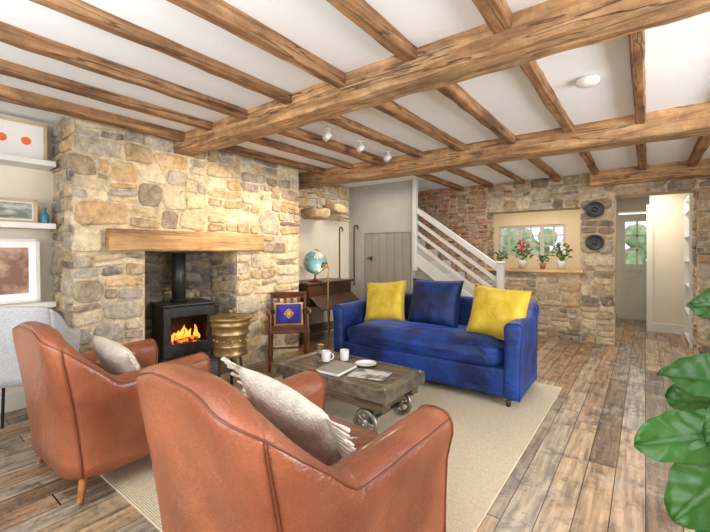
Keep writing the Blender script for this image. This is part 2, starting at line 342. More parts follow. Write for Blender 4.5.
# ---------------- stone generator ----------------
PAL_CH=[(.68,.52,.31),(.76,.61,.39),(.82,.69,.48),(.60,.42,.22),(.48,.35,.21),(.72,.56,.35),(.44,.38,.32),(.65,.44,.23),(.84,.73,.53),(.54,.47,.38),(.34,.27,.20),(.60,.53,.43),(.50,.46,.40)]
PAL_GR=[(.44,.40,.36),(.31,.29,.27),(.57,.50,.40),(.48,.39,.28),(.24,.22,.20),(.63,.54,.42),(.38,.30,.22)]
PAL_FB=[(.26,.235,.205),(.19,.175,.16),(.34,.29,.23),(.30,.235,.165),(.15,.14,.125)]
PAL_FAR=[(.46,.34,.21),(.37,.28,.18),(.58,.45,.29),(.30,.23,.17),(.43,.37,.30),(.62,.50,.35),(.25,.19,.14),(.50,.33,.18)]
PAL_BR=[(.42,.16,.09),(.48,.20,.11),(.35,.14,.09),(.46,.24,.15),(.42,.29,.20),(.50,.27,.17)]
MORT=(.70,.59,.41)
def split(r,out,rng,big):
    a0,a1,b0,b1=r; w=a1-a0;h=b1-b0
    W=big*rng.uniform(.45,1.7); H=W*rng.uniform(.34,.75)
    if w<=W and h<=H or (w<.09 and h<.07): out.append(r); return
    if (w/h>rng.uniform(1.4,2.6) and w>.11) or h<.07:
        if w<.11: out.append(r);return
        m=a0+w*rng.uniform(.3,.7); split((a0,m,b0,b1),out,rng,big);split((m,a1,b0,b1),out,rng,big)
    else:
        m=b0+h*rng.uniform(.3,.7); split((a0,a1,b0,m),out,rng,big);split((a0,a1,m,b1),out,rng,big)
def stonework(bm_b,rects,fn,pal,seed,big=.30,depth=(.006,.028),gap=.006,ns=16):
    bm=bm_b.bm; lay=bm.loops.layers.float_color.get('Col') or bm.loops.layers.float_color.new('Col')
    rng=random.Random(seed)
    def warp(a,c):
        v=noise.noise_vector((a*3.3+seed,c*3.3,seed*.7)); return a+v.x*.034,c+v.y*.034
    for r in rects:
        R0,R1,R2,R3=r
        out=[]; split(r,out,rng,big)
        for (a0,a1,b0,b1) in out:
            ca,cb=(a0+a1)/2,(b0+b1)/2; hw=(a1-a0)/2-gap;hh=(b1-b0)/2-gap
            if hw<.012 or hh<.012: continue
            D=rng.uniform(*depth); p=pal(ca,cb) if callable(pal) else pal
            col=rng.choice(p); k=rng.uniform(.8,1.14); col=(col[0]*k,col[1]*k,col[2]*k,1)
            ring=[]; ex=rng.uniform(.28,.58)
            tilt=(rng.uniform(-.35,.35),rng.uniform(-.35,.35)); skew=rng.uniform(-.25,.25); skb=rng.uniform(-.16,.16)
            for i in range(ns):
                th=2*pi*(i+.5)/ns; c,s_=math.cos(th),math.sin(th)
                x=math.copysign(abs(c)**ex,c)*rng.uniform(.86,1.06); y=math.copysign(abs(s_)**ex,s_)*rng.uniform(.84,1.08)
                ring.append((x+skew*y*hh/hw*.5,y+skb*x))
            rings=[]
            for sc,dd in ((1.02,-.004),(.985,.6),(.92,.95),(.55,1.0)):
                vs=[]
                for x,y in ring:
                    z=dd if dd<0 else D*dd*(1+tilt[0]*x*sc+tilt[1]*y*sc)
                    A=ca+x*sc*hw; Cc=cb+y*sc*hh
                    A2,C2=warp(A,Cc); A=min(max(A2,R0-.004),R1+.004); Cc=min(max(C2,R2-.004),R3+.004)
                    vs.append(bm.verts.new(fn(A,Cc,z+ (rng.uniform(-.003,.003) if dd>.9 else 0))))
                rings.append(vs)
            cv=bm.verts.new(fn(*warp(ca,cb),D))
            fs=[]
            for A,Bq in zip(rings,rings[1:]):
                for i in range(ns):
                    j=(i+1)%ns; fs.append(bm.faces.new((A[i],A[j],Bq[j],Bq[i])))
            for i in range(ns): fs.append(bm.faces.new((rings[-1][i],rings[-1][(i+1)%ns],cv)))
            for f in fs:
                f.smooth=True
                for l in f.loops: l[lay]=col
def finish_stone(b,name,mort=MORT,kind='structure',mat=None,**k):
    bm=b.bm; lay=bm.loops.layers.float_color.get('Col') or bm.loops.layers.float_color.new('Col')
    for f in bm.faces:
        for l in f.loops:
            if l[lay][3]<.5 or (l[lay][0]==1 and l[lay][1]==1): l[lay]=(*mort,1)
            elif l[lay][0]+l[lay][1]+l[lay][2]==0: l[lay]=(*mort,1)
    bmesh.ops.recalc_face_normals(bm,faces=bm.faces)
    o=b.obj(name,mat or M_stone,wn=False,**k)
    if kind: o['kind']=kind
    return o

# ---------------- room shell ----------------
CE=2.40
XC=-3.6; XL=-4.1; YF=6.3; YF2=6.62
S(B().mm((-4.6,-1.9,-.2),(2.4,9.4,0)),'floor',M_floor)
S(B().mm((-4.6,-1.9,CE),(2.4,9.4,CE+.2)),'ceiling',M_white)
S(B().mm((-4.6,-1.9,0),(XL,9.4,CE)),'wall_left',M_cream)
b=B()
b.mm((2.0,-1.9,0),(2.35,.9,CE)).mm((2.0,3.3,0),(2.35,9.4,CE)).mm((2.0,.9,0),(2.35,3.3,.8)).mm((2.0,.9,2.1),(2.35,3.3,CE))
S(b,'wall_right',M_cream)
b=B()
b.mm((-4.6,-1.9,0),(-3.0,-1.6,CE)).mm((.6,-1.9,0),(2.35,-1.6,CE)).mm((-3.0,-1.9,0),(.6,-1.6,.7)).mm((-3.0,-1.9,2.15),(.6,-1.6,CE))
S(b,'wall_back',M_cream)
def window_frame(name,axis,pos,a0,a1,z0,z1,nx,nz,mat=M_paint,w=.05,d=.06,bar=.02,thick=()):
    b=B()
    def bx(u0,u1,v0,v1,dd=d):
        if axis=='y': b.mm((u0,pos-dd/2,v0),(u1,pos+dd/2,v1))
        else: b.mm((pos-dd/2,u0,v0),(pos+dd/2,u1,v1))
    bx(a0,a0+w,z0,z1);bx(a1-w,a1,z0,z1);bx(a0+w,a1-w,z0,z0+w);bx(a0+w,a1-w,z1-w,z1)
    for i in range(1,nx):
        x=a0+(a1-a0)*i/nx; bb=bar*2.6 if i in thick else bar; bx(x-bb/2,x+bb/2,z0+w,z1-w,d*.6)
    for i in range(1,nz):
        z=z0+(z1-z0)*i/nz; bx(a0+w,a1-w,z-bar/2,z+bar/2,d*.5)
    return S(b,name,mat)
window_frame('window_1','x',2.18,.9,3.3,.8,2.1,6,4)
window_frame('window_2','y',-1.75,-3.0,.6,.7,2.15,8,4)

# chimney breast
b=B()
b.mm((XL,1.04,0),(XC,1.58,CE)).mm((XL,2.56,0),(XC,3.5,CE)).mm((XL,1.58,1.30),(XC,2.56,CE))
fx=lambda a,c,z:(XC+z,a,c)
def palch(a,c):
    if a<1.5: return PAL_CH+PAL_GR
    return PAL_CH
LY0,LY1=1.265,2.877
stonework(b,[(1.03,1.58,0,1.28),(1.03,LY0,1.28,1.50),(1.03,3.5,1.50,CE),(2.56,3.5,0,1.28),(LY1,3.5,1.28,1.50)],fx,palch,3)
stonework(b,[(XL,XC+.012,0,CE)],lambda a,c,z:(a,1.04-z,c),PAL_CH+PAL_GR,5,big=.26)
stonework(b,[(XL,XC,0,1.28)],lambda a,c,z:(a,2.56-z,c),PAL_GR+PAL_CH[:3],6,big=.24)
stonework(b,[(XL,XC,0,CE)],lambda a,c,z:(a,3.5+z,c),PAL_CH,8,big=.26)
finish_stone(b,'wall_chimney')
b=B(); b.mm((XL,1.58,0),(XL+.01,2.56,1.30))
stonework(b,[(1.58,2.56,0,1.28)],lambda a,c,z:(XL+.01+z,a,c),PAL_FB,7,big=.24)
finish_stone(b,'wall_firebox',mort=(.20,.17,.135),mat=stone_mat('dark_firebox_stone',(.20,.17,.135),.4))  # darker stone and mortar colours across the firebox back

# far wall with hatch and doorway
HX0,HX1,HZ0,HZ1=-2.07,-.744,1.01,1.93
DX0,DX1,DZ=-.33,.51,2.06
b=B()
b.mm((XL,YF,0),(HX0,YF2,CE)).mm((HX0,YF,0),(HX1,YF2,HZ0)).mm((HX0,YF,HZ1),(HX1,YF2,CE)).mm((HX1,YF,0),(DX0,YF2,CE)).mm((DX0,YF,DZ),(DX1,YF2,CE)).mm((DX1,YF,0),(2.0,YF2,CE))
def palf(a,c):
    if a<HX0 and c>.9: return PAL_BR
    if HX1<a<-.3: return PAL_FAR+[(.64,.52,.35),(.60,.48,.32),(.68,.56,.39)]
    return PAL_FAR
ff=lambda a,c,z:(a,YF-z,c)
stonework(b,[(HX0,HX1,0,HZ0-.04),(HX0,HX1,HZ1,CE),(HX1,DX0,0,CE),(DX0,DX1,DZ,CE),(DX1,2.0,0,CE),(XL,HX0,0,.9)],ff,palf,11,big=.28)
stonework(b,[(XL,HX0,.9,CE)],ff,PAL_BR,12,big=.17,gap=.006)
stonework(b,[(YF,YF2,0,DZ)],lambda a,c,z:(DX1-z,a,c),PAL_FAR,13,big=.24)
stonework(b,[(YF,YF2,HZ0,HZ1)],lambda a,c,z:(HX0+z,a,c),PAL_FAR,14,big=.2)
finish_stone(b,'wall_far',mort=(.56,.45,.30),mat=M_stone2)
S(B().box((HX1-HX0+.1,.42,.045),((HX0+HX1)/2,YF+.12,HZ0-.005),bev=.006),'trim_1',M_lintel)

# kitchen and hall beyond
b=B()
KX0,KX1,KZ0,KZ1=-2.58,-1.26,1.20,1.84; KY=8.6
b.mm((XL,KY,0),(KX0,KY+.3,CE)).mm((KX1,KY,0),(-.55,KY+.3,CE)).mm((KX0,KY,0),(KX1,KY+.3,KZ0)).mm((KX0,KY,KZ1),(KX1,KY+.3,CE))
S(b,'wall_kitchen',M_kit)
S(B().mm((-.60,YF2,0),(-.45,9.2,CE)),'wall_partition',M_kit)
b=B().mm((-.45,9.0,0),(-.42,9.3,CE)).mm((.40,9.0,0),(2.0,9.3,CE)).mm((-.42,9.0,2.05),(.40,9.3,CE))
S(b,'wall_hall_end',M_cream)
S(B().mm((.06,7.8,0),(2.0,8.0,CE)),'wall_hall',M_cream)
window_frame('window_3','y',KY+.05,KX0,KX1,KZ0,KZ1,6,3,mat=M_winp,w=.05,bar=.03,thick=(2,4))
b=B(); rg=random.Random(4)
for i in range(80): b.sph((rg.uniform(-6,1.5),rg.uniform(0,1.0),rg.uniform(0,1.75)),rg.uniform(.25,.45),seg=10)
b.obj('garden_hedge',M_hedge,loc=(0,13.0,0),label='pale green garden hedge outside the kitchen window',category='hedge',kind='stuff')
# hall door
dr=thing('door_1','cream half glazed panel door with small panes','door',(-.02,8.98,0))
dr['kind']='structure'
b=B()
for x in (-.34,.34): b.box((.11,.045,2.0),(x,0,1.0))
for z,h in ((.11,.22),(.98,.14),(1.93,.14)): b.box((.57,.045,h),(0,0,z))
for x in (-.1,.1): b.box((.03,.035,.81),(x,0,1.455))
for z in (1.32,1.59): b.box((.57,.035,.03),(0,0,z))
b.box((.57,.02,.7),(0,.01,.56)); b.box((.07,.045,.7),(0,0,.56))
b.obj('door_panel',M_doorp,dr)
B().sph((.3,-.06,1.0),.028).cyl((.3,-.02,1),(.3,-.05,1),.01).obj('knob',M_brass,dr)
S(B().mm((.02,7.77,0),(.10,7.8,2.05)).mm((.10,7.78,0),(2,7.8,.14)),'trim_2',M_paint)
S(B().mm((XL,-1.6,0),(XL+.02,1.03,.15),bev=.004),'baseboard_left',M_paint)
S(B().mm((-.45,YF2,0),(-.43,9.0,.12)),'baseboard_hall',M_paint)

b=B()
stonework(b,[(3.5,5.2,1.78,CE)],lambda a,c,z:(XL+z,a,c),PAL_CH,21,big=.26,depth=(.02,.05))
finish_stone(b,'wall_recess')
for i,(y,x,z,sz) in enumerate([(3.72,-3.92,1.98,(.36,.34,.13)),(4.18,-3.94,1.86,(.32,.38,.14)),(4.68,-3.95,1.97,(.30,.36,.13))]):
    t=B(); t.sph((0,0,0),.5,sc=sz,seg=26)
    for v in t.bm.verts:
        for ax_ in range(3):
            q=v.co[ax_]/(sz[ax_]*.5); v.co[ax_]=math.copysign(abs(q)**.38,q)*sz[ax_]*.5
        v.co+=Vector(noise.noise_vector(v.co*9+Vector((i*3,0,0))))*.03
    t.obj('corbel_stone',P('corbel_%d'%i,(.38,.28,.16),(.66,.50,.30),rough=.9,scale=12,bump=.8,bscale=30),loc=(x,y,z),label='rough flat tan corbel stone built into the wall',category='stone',group='corbel stones in the alcove')

# understairs cupboard wall, stairs
SY=5.2
b=B().mm((XL,SY,1.60),(-2.80,SY+.06,CE)).mm((XL,SY,0),(-3.77,SY+.06,1.60)).mm((-2.88,SY,0),(-2.80,SY+.06,1.6))
S(b,'wall_understairs',M_under)
dr=thing('door_2','short grey plank cupboard door beneath the stairs','door',(-3.325,SY,0)); dr['kind']='structure'
b=B()
for i in range(6): b.box((.142,.03,1.56),(-.365+i*.146,.02,.80),bev=.003)
b.obj('door_panel',M_grey,dr)
B().box((.09,.02,.02),(-.32,-.02,1.18)).box((.02,.03,.06),(-.30,-.01,1.18)).obj('latch',M_black,dr)
st=thing('staircase','pale painted wooden staircase climbing beside the brick wall','stairs',(0,0,0))
zs=lambda x,off:1.11+(-1.577-x)*.705+off
b=B(); nst=11
for i in range(nst):
    x1=-1.45-i*.245; b.mm((x1-.27,SY+.06,.0 if i<4 else .19*i-.2),(x1,YF-.05,.19*(i+1)))
b.obj('step',M_stair,st)
b=B(); b.prism([(-1.45,0),(-1.45,.22),(-2.80,.22+1.35*.775),(-2.80,0)],'y',SY+.01,SY+.05); b.obj('side_panel',M_grey,st)
def slat(b,x0,x1,off,h,y,t):
    b.prism([(x0,zs(x0,off)-h),(x0,zs(x0,off)),(x1,zs(x1,off)),(x1,zs(x1,off)-h)],'y',y-t/2,y+t/2)
b=B(); slat(b,-1.52,-2.80,.02,.09,SY,.06); b.obj('handrail',M_stair,st)
b=B(); slat(b,-1.52,-2.80,-.68,.20,SY,.045); b.obj('stringer',M_stair,st)
for k in range(1,4):
    b=B(); slat(b,-1.55,-2.80,0-.17*k,.06,SY,.025); b.obj('sloping_rail',M_stair,st)
B().box((.08,.08,1.13),(-1.53,SY,.565),bev=.006).box((.10,.10,.03),(-1.53,SY,1.145),bev=.008).obj('newel_post',M_stair,st)
B().box((.065,.07,CE-1.0),(-2.80,SY-.01,1.0+(CE-1.0)/2),bev=.006).obj('newel_post',M_stair,st)

# ---------------- timbers ----------------
def timber(name,L,w,h,mat,seed,loc,rotz=0,jit=.006,label='',cat='beam',group=None,ch=.012):
    b=B();bm=b.bm; n=max(10,int(L/.06)); rings=[]
    sec=[(-w/2,0),(-w/2,-h*.35),(-w/2,-h*.7),(-w/2,-h+ch),(-w/2+ch,-h),(-w*.17,-h),(w*.17,-h),(w/2-ch,-h),(w/2,-h+ch),(w/2,-h*.7),(w/2,-h*.35),(w/2,0)]
    for i in range(n+1):
        x=L*i/n; off=Vector((0,noise.noise((x*.7,seed*3.1,0))*jit*2.0,noise.noise((x*.8,seed*1.7,5))*jit*1.3))
        wane=max(0,noise.noise((x*1.4,seed*5.3,9)))*ch*3.0
        r=[]
        for k,(y,z) in enumerate(sec):
            if k in(3,8): z+=wane
            if k==4: y+=wane
            if k==7: y-=wane
            nv=noise.noise_vector((x*6+seed,y*14,z*14+seed))
            v=Vector((x,y+nv.y*jit,z+(0 if z==0 else nv.z*jit)))+ (off if z!=0 else Vector((0,off.y,0)))
            r.append(bm.verts.new(v))
        rings.append(r)
    for A,Bq in zip(rings,rings[1:]):
        for k in range(len(sec)-1):
            f=bm.faces.new((A[k],A[k+1],Bq[k+1],Bq[k])); f.smooth=k not in (3,7)
        bm.faces.new((A[-1],A[0],Bq[0],Bq[-1]))
    bm.faces.new(rings[0]);bm.faces.new(rings[-1][::-1])
    bmesh.ops.recalc_face_normals(bm,faces=bm.faces)
    for e in bm.edges:
        if len(e.link_faces)==2 and e.calc_face_angle(0)>.45: e.smooth=False
    o=b.obj(name,mat,loc=loc,rot=(0,0,rotz),wn=False,label=label,category=cat)
    if group: o['group']=group
    return o
timber('ceiling_beam',5.6,.21,.16,M_beam,1,(XC,1.945,CE),0,.009,'heavy rough oak ceiling beam crossing the room','beam','main oak ceiling beams')
timber('ceiling_beam',6.1,.26,.19,M_beam,2,(XL,3.93,CE),0,.009,'heavy rough oak ceiling beam near the stairs','beam','main oak ceiling beams',ch=.014)
timber('wall_beam',2.6,.18,.20,M_beam,3,(-.6,6.22,CE),0,.008,'oak beam over the stone doorway','beam')
JX=[-3.42,-2.97,-2.49,-2.0,-1.51,-1.02,-.53,-.03,.46,.95,1.45]
k=0
for x in JX:
    for y0,y1 in ((-1.6,1.85),(2.04,3.81),(4.05,6.28)):
        if x<-2.8 and y0>4: continue
        k+=1
        timber('ceiling_joist',y1-y0,.074+.012*math.sin(k*2.3),.070+.012*math.sin(k*1.3),M_joist,k+10,(x,y0,CE),pi/2,.006,'narrow rough brown timber joist against the white ceiling','joist','timber ceiling joists',ch=.006)
timber('fireplace_lintel',LY1-LY0,.12,.19,M_lintel,60,(XC+.01,LY0,1.49),pi/2,.005,'pale oak lintel above the fireplace opening','lintel',ch=.008)

# ---------------- rug ----------------
b=B(); b.mm((-3.0,.85,0),(-.62,4.05,.012),bev=.005)
b.obj('area_rug',M_rug,label='pale beige woven jute area rug beneath the seating',category='rug')

# ---------------- upholstery shell ----------------
def sm(x): x=max(0,min(1,x)); return x*x*(3-2*x)
def shell_path(hw,yb,yf,rc,na=22,nc=12,nb=20):
    pts=[]
    for i in range(na): pts.append((Vector((hw,yf+(yb+rc-yf)*i/na)),Vector((1,0))))
    for i in range(nc):
        a=-pi/2*i/nc; n=Vector((math.cos(a),math.sin(a))); pts.append((Vector((hw-rc,yb+rc))+n*rc,n))
    for i in range(nb+1): pts.append((Vector((hw-rc-(2*(hw-rc))*i/nb,yb)),Vector((0,-1))))
    for i in range(nc-1,-1,-1):
        a=-pi/2*i/nc; n=Vector((-math.cos(a),math.sin(a))); pts.append((Vector((-(hw-rc),yb+rc))+n*rc,n))
    for i in range(na-1,-1,-1): pts.append((Vector((-hw,yf+(yb+rc-yf)*i/na)),Vector((-1,0))))
    return pts
def shell(parent,mat,pipe,hw,yb,yf,rc,topf,z0,ta,tb,ra,rb,lean,flare,seam=True,b0=.28,bs=0.0,sq=.75):
    pts=shell_path(hw,yb,yf,rc); n=len(pts); rings=[]
    for p,nr in pts:
        bk=sm(1-(p.y-yb-bs)/b0)
        top=topf(p,bk); t=ta+(tb-ta)*bk; r=ra+(rb-ra)*bk
        sec=[]
        zc=top-r
        for i in range(9):
            z=z0+(zc-z0)*i/8; q=sm((z-(zc-.10))/.10); sec.append((t/2+(r-t/2)*q,z))
        for i in range(1,10):
            a=pi*i/10; ca=math.cos(a); sa=math.sin(a); sec.append((math.copysign(abs(ca)**sq,ca)*r,zc+abs(sa)**sq*r))
        for i in range(9):
            z=zc-(zc-z0)*i/8; q=sm((z-(zc-.10))/.10); sec.append((-(t/2+(r-t/2)*q),z))
        ring=[]
        for s_,z in sec:
            fr=max(0,(z-z0)/(top-z0))
            v=Vector((p.x+nr.x*s_+nr.x*flare*(1-bk)*fr**2,p.y+nr.y*s_-lean*bk*fr**1.3,z))
            v+=Vector(noise.noise_vector(v*4.5))*.006*fr
            ring.append(v)
        rings.append(ring)
    na=22; i0=na+5; i1=n-1-na-5
    def part(a,b_,name,cap0=False,cap1=False):
        bb=B();bm=bb.bm; R=[list(map(lambda v:v.copy(),rings[i])) for i in range(a,b_+1)]
        def cap(ring,dirn):
            c=sum(ring,Vector())/len(ring); out=[]
            for sc,f in ((.93,.012),(.75,.022),(.4,.026)):
                out.append([c+(v-c)*sc+Vector((0,dirn*f,0)) for v in ring])
            return out
        if cap0: R=cap(R[0],1)[::-1]+R
        if cap1: R=R+cap(R[-1],1)
        V=[[bm.verts.new(v) for v in r] for r in R]
        m=len(V[0])
        for A,Q in zip(V,V[1:]):
            for k in range(m):
                j=(k+1)%m; f=bm.faces.new((A[k],A[j],Q[j],Q[k])); f.smooth=True
        bm.faces.new(V[0]);bm.faces.new(V[-1][::-1])
        bmesh.ops.recalc_face_normals(bm,faces=bm.faces)
        return bb.obj(name,mat,parent,wn=False)
    part(0,i0,'armrest',cap0=True); part(i0,i1,'backrest'); part(i1,n-1,'armrest',cap1=True)
    if seam:
        bb=B()
        nrm=lambda i:Vector((pts[i][1].x,pts[i][1].y,0))
        bb.tube([rings[i][10]+nrm(i)*.001 for i in range(0,n)],.0035,seg=6)
        for i in (i0,i1):
            bb.tube([rings[i][k]+nrm(i)*.001 for k in range(0,11)],.0035,seg=6)
        bb.tube([r+Vector((0,.001,0)) for r in rings[0]],.005,seg=6)
        bb.tube([r+Vector((0,.001,0)) for r in rings[-1]],.005,seg=6)
        bb.obj('piping',pipe,parent,wn=False)
def puffbox(name,size,loc,mat,parent,puff,rot=(0,0,0)):
    t=bmesh.new()
    bmesh.ops.create_cube(t,size=2); bmesh.ops.subdivide_edges(t,edges=t.edges[:],cuts=11,use_grid_fill=True)
    for v in t.verts:
        p=v.co.copy(); e=7
        l=(abs(p.x)**e+abs(p.y)**e)**(1/e)
        m=max(abs(p.x),abs(p.y)); k=(m/l) if l>0 else 1
        x=p.x*k;y=p.y*k
        edge=max(0,1-abs(x)**5)*max(0,1-abs(y)**5)
        z=p.z
        zz=z*(size[2]/2)*(.6+.4*min(1,edge*3)**.5)+ (puff*math.sqrt(max(0,(1-x*x)*(1-y*y))) if z>0 else 0)*z
        q=1-.05*abs(z)**3
        v.co=Vector((x*size[0]/2*q,y*size[1]/2*q,zz))+Vector(noise.noise_vector(v.co*1.8+Vector(loc)*3))*.010
    b=B(); b._merge(t,Matrix.Translation(loc)@Euler(rot).to_matrix().to_4x4(),0,True)
    return b.obj(name,mat,parent,wn=False)

# armchair
ac=thing('leather_armchair','worn tan leather club armchair with cream cushion, close to the fireplace','armchair',(-2.62,.98,.012),.02,group='tan leather armchairs')
topf=lambda p,bk:.61+.015*sm((p.y)/.4)+(.29-.095*min(1,(abs(p.x)/.345))**3)*bk
shell(ac,M_leather,M_pipe,.345,-.33,.42,.12,topf,.13,.13,.13,.085,.064,.11,.02,b0=.16,bs=.03)
B().box((.60,.66,.15),(0,.04,.215),bev=.02).box((.60,.04,.22),(0,.395,.25),bev=.018).obj('seat_base',M_leather,ac)
puffbox('seat_cushion',(.55,.70,.16),(0,.07,.37),M_leather,ac,.035)
for x,y in ((-.33,-.30),(.33,-.30),(-.33,.37),(.33,.37)):
    sxx=.02*(1 if x>0 else -1)
    B().cyl((x+sxx,y+(.02 if y>0 else -.03),0),(x,y,.15),.018,.028,seg=4).obj('leg',M_legw,ac)
a2=dup(ac,(-1.08,1.05,.012),-.06,'worn tan leather club armchair with tasselled throw cushion, facing the sofa')
ac.scale=(.93,.90,1); a2.scale=(1,1,1.03)

# sofa
so=thing('velvet_sofa','deep blue velvet two seat sofa with low arms and bench cushion','sofa',(-1.77,3.61,.012),pi+.03)
stop=lambda p,bk:.70+.09*bk
shell(so,M_velvet,M_velvet2,.895,-.36,.40,.08,stop,.07,.12,.13,.07,.075,.08,.015,b0=.14,bs=.10,sq=.7)
B().box((1.70,.74,.24),(0,.02,.19),bev=.03).obj('seat_base',M_velvet,so)
puffbox('seat_cushion',(1.67,.74,.19),(0,.06,.395),M_velvet,so,.045)
for x in (-.86,.86):
    for y in (-.34,.36): B().cyl((x,y,0),(x,y,.07),.016,.026,seg=12).obj('leg',M_dark,so)

def pillow(name,w,h,t,mat,loc,rot,label,fringe=None,group=None,n=16,FL=.06):
    bb=B();bm=bb.bm; G={}
    for s_ in (1,-1):
        for i in range(n+1):
            for j in range(n+1):
                u=2*i/n-1;v=2*j/n-1
                if s_==-1 and (i in(0,n) or j in(0,n)): G[s_,i,j]=G[1,i,j];continue
                pin=1-.07*(1-v*v)*abs(u)**2 ; pin2=1-.07*(1-u*u)*abs(v)**2
                z=s_*t/2*(max(0,(1-u**4))*max(0,(1-v**4)))**.55
                z*=1+.18*noise.noise((u*1.7+loc[0]*5,v*1.7,loc[1]*3))
                z+=.012*noise.noise((u*2.3,v*2.3+loc[0]*3,1))*(1-u**4)*(1-v**4)
                G[s_,i,j]=bm.verts.new((u*w/2*pin,v*h/2*pin2,z))
    for s_ in (1,-1):
        for i in range(n):
            for j in range(n):
                q=[G[s_,i,j],G[s_,i+1,j],G[s_,i+1,j+1],G[s_,i,j+1]]
                f=bm.faces.new(q if s_==1 else q[::-1]); f.smooth=True
    o=bb.obj(name,mat,None,wn=False,loc=loc,rot=rot,label=label,category='cushion')
    if group:o['group']=group
    fb=B()
    def ep(side,u):
        if side==0: return Vector((u*w/2,-h/2*(1-.07*(1-u*u)),0)),Vector((0,-1,0))
        if side==1: return Vector((w/2*(1-.07*(1-u*u)),u*h/2,0)),Vector((1,0,0))
        if side==2: return Vector((u*w/2,h/2*(1-.07*(1-u*u)),0)),Vector((0,1,0))
        return Vector((-w/2*(1-.07*(1-u*u)),u*h/2,0)),Vector((-1,0,0))
    if fringe:
        for side in fringe:
            for i in range(30):
                u=-1+2*(i+.5)/30; p,d=ep(side,u)
                L=FL; q=Vector((random.uniform(-.01,.01),random.uniform(-.01,.01),random.uniform(-.008,.008)))
                fb.tube([p,p+d*.02,p+d*L*.6+q,p+d*L+q*1.4],lambda s:.0035 if s<.4 else .0055,seg=5)
        fb.obj('fringe',M_creamf,o,wn=False,kind='stuff')
    else:
        pts=[]
        for side,rev in ((0,1),(1,1),(2,-1),(3,-1)):
            for i in range(10): pts.append(ep(side,rev*(-1+2*i/10))[0])
        fb.tube(pts,.005,seg=6,cyc=True); fb.obj('piping',mat,o,wn=False)
    return o
pillow('throw_cushion',.50,.47,.19,M_yellow,(-2.36,3.66,.725),(math.radians(70),math.radians(-6),.12),'mustard yellow square throw cushion at one end of the sofa',group='yellow sofa cushions')
pillow('throw_cushion',.58,.50,.19,M_velvet2,(-1.76,3.68,.755),(math.radians(73),0,-.02),'dark blue velvet throw cushion in the middle of the sofa')
pillow('throw_cushion',.52,.48,.19,M_yellow,(-1.08,3.58,.73),(math.radians(73),math.radians(4),-.05),'mustard yellow square throw cushion beside the sofa arm',group='yellow sofa cushions')
pillow('throw_cushion',.40,.36,.12,M_creamf,(-2.54,.98,.60),(math.radians(118),math.radians(8),.1),'cream knitted cushion with fringe on the armchair',fringe=[1,3],group='cream fringed cushions')
pillow('throw_cushion',.50,.40,.11,M_creamf,(-1.11,1.05,.63),(math.radians(124),math.radians(10),.0),'cream knitted cushion with tassel fringe on the armchair',fringe=[1,3],group='cream fringed cushions',FL=.09)

# ---------------- coffee table ----------------
ct=thing('cart_coffee_table','low industrial cart coffee table with iron wheels','coffee table',(-1.87,2.36,.012))
TH=.365
b=B()
for i in range(4): b.box((1.03,.13,.035),(0,-.2+i*.133,TH-.02),bev=.004)
b.obj('tabletop',M_table,ct)
b=B()
for y in (-.272,.272): b.box((1.06,.016,.085),(0,y,TH-.038),bev=.003)
for x in (-.525,.525): b.box((.016,.55,.085),(x,0,TH-.038),bev=.003)
for x in (-.495,.495): b.box((.07,.54,.006),(x,0,TH),bev=.001)
for x in (-.5,.5):
    for y in (-.25,.25): b.sph((x,y,TH+.003),.012,seg=8)
b.obj('metal_edging',M_steel,ct)
b=B()
for y in (-.2,.2): b.box((.98,.10,.10),(0,y,.255),bev=.006)
for x in (-.34,.34): b.box((.10,.42,.08),(x,0,.19),bev=.006)
b.obj('frame',M_table,ct)
def wheel(x,y,r):
    w=B(); n=28
    w.tube([(r*.84*math.cos(2*pi*i/n),0,r*.84*math.sin(2*pi*i/n)) for i in range(n)],r*.18,cyc=True,seg=8)
    w.cyl((0,-.03,0),(0,.03,0),r*.32,seg=16)
    for i in range(5):
        a=pi*2/5*i; w.cyl((0,0,0),(r*.8*math.cos(a),0,r*.8*math.sin(a)),r*.16,r*.12,seg=8)
    w.cyl((0,-.045,0),(0,.045,0),r*.11,seg=10)
    return w.obj('wheel',M_steel,ct,loc=(x,y,r*1.02))
for x in (-.34,.34):
    for y in (-.235,.235): wheel(x,y,.10)
for x in (-.34,.34):
    b=B(); b.cyl((x,-.26,.102),(x,.26,.102),.014)
    for y in (-.17,.17): b.box((.05,.02,.12),(x,y,.14),bev=.004)
    b.obj('axle',M_iron,ct)
TZ=.012+TH
mg=thing('magazine','open printed magazine lying on the coffee table','magazine',(-1.63,2.32,TZ),.25)
B().box((.28,.20,.006),(0,0,.004),bev=.001).obj('pages',M_paper,mg)
bk=thing('book','flat pale hardback book on the coffee table','book',(-1.90,2.26,TZ),.1)
B().box((.20,.26,.022),(0,0,.012),bev=.002).obj('pages',M_paper2,bk)
B().box((.21,.27,.003),(0,0,.0245)).box((.21,.27,.003),(0,0,.0015)).obj('cover',M_grey,bk)
def mug(loc,rz,grp):
    m=thing('mug','white ceramic mug on the coffee table','mug',loc,rz,group=grp)
    B().lathe([(.025,0),(.034,.004),(.037,.04),(.038,.088),(.034,.088),(.032,.02),(.01,.014)]).obj('cup',M_ceram,m)
    B().tube([(.035+.028*math.sin(a),0,.045-.028*math.cos(a)) for a in [i*pi/8 for i in range(9)]],.005,seg=8).obj('handle',M_ceram,m)
    return m
mg1=mug((-2.12,2.38,TZ),.5,'mugs on the coffee table')
dup(mg1,(-2.02,2.50,TZ),2.0)
jr=thing('glass_jar','small clear glass jar with brass lid on the coffee table','jar',(-2.26,2.46,TZ))
B().lathe([(.03,0),(.036,.01),(.036,.08),(.028,.09)]).obj('vessel',M_glass,jr)
B().cyl((0,0,.09),(0,0,.104),.03).obj('lid',M_brass,jr)
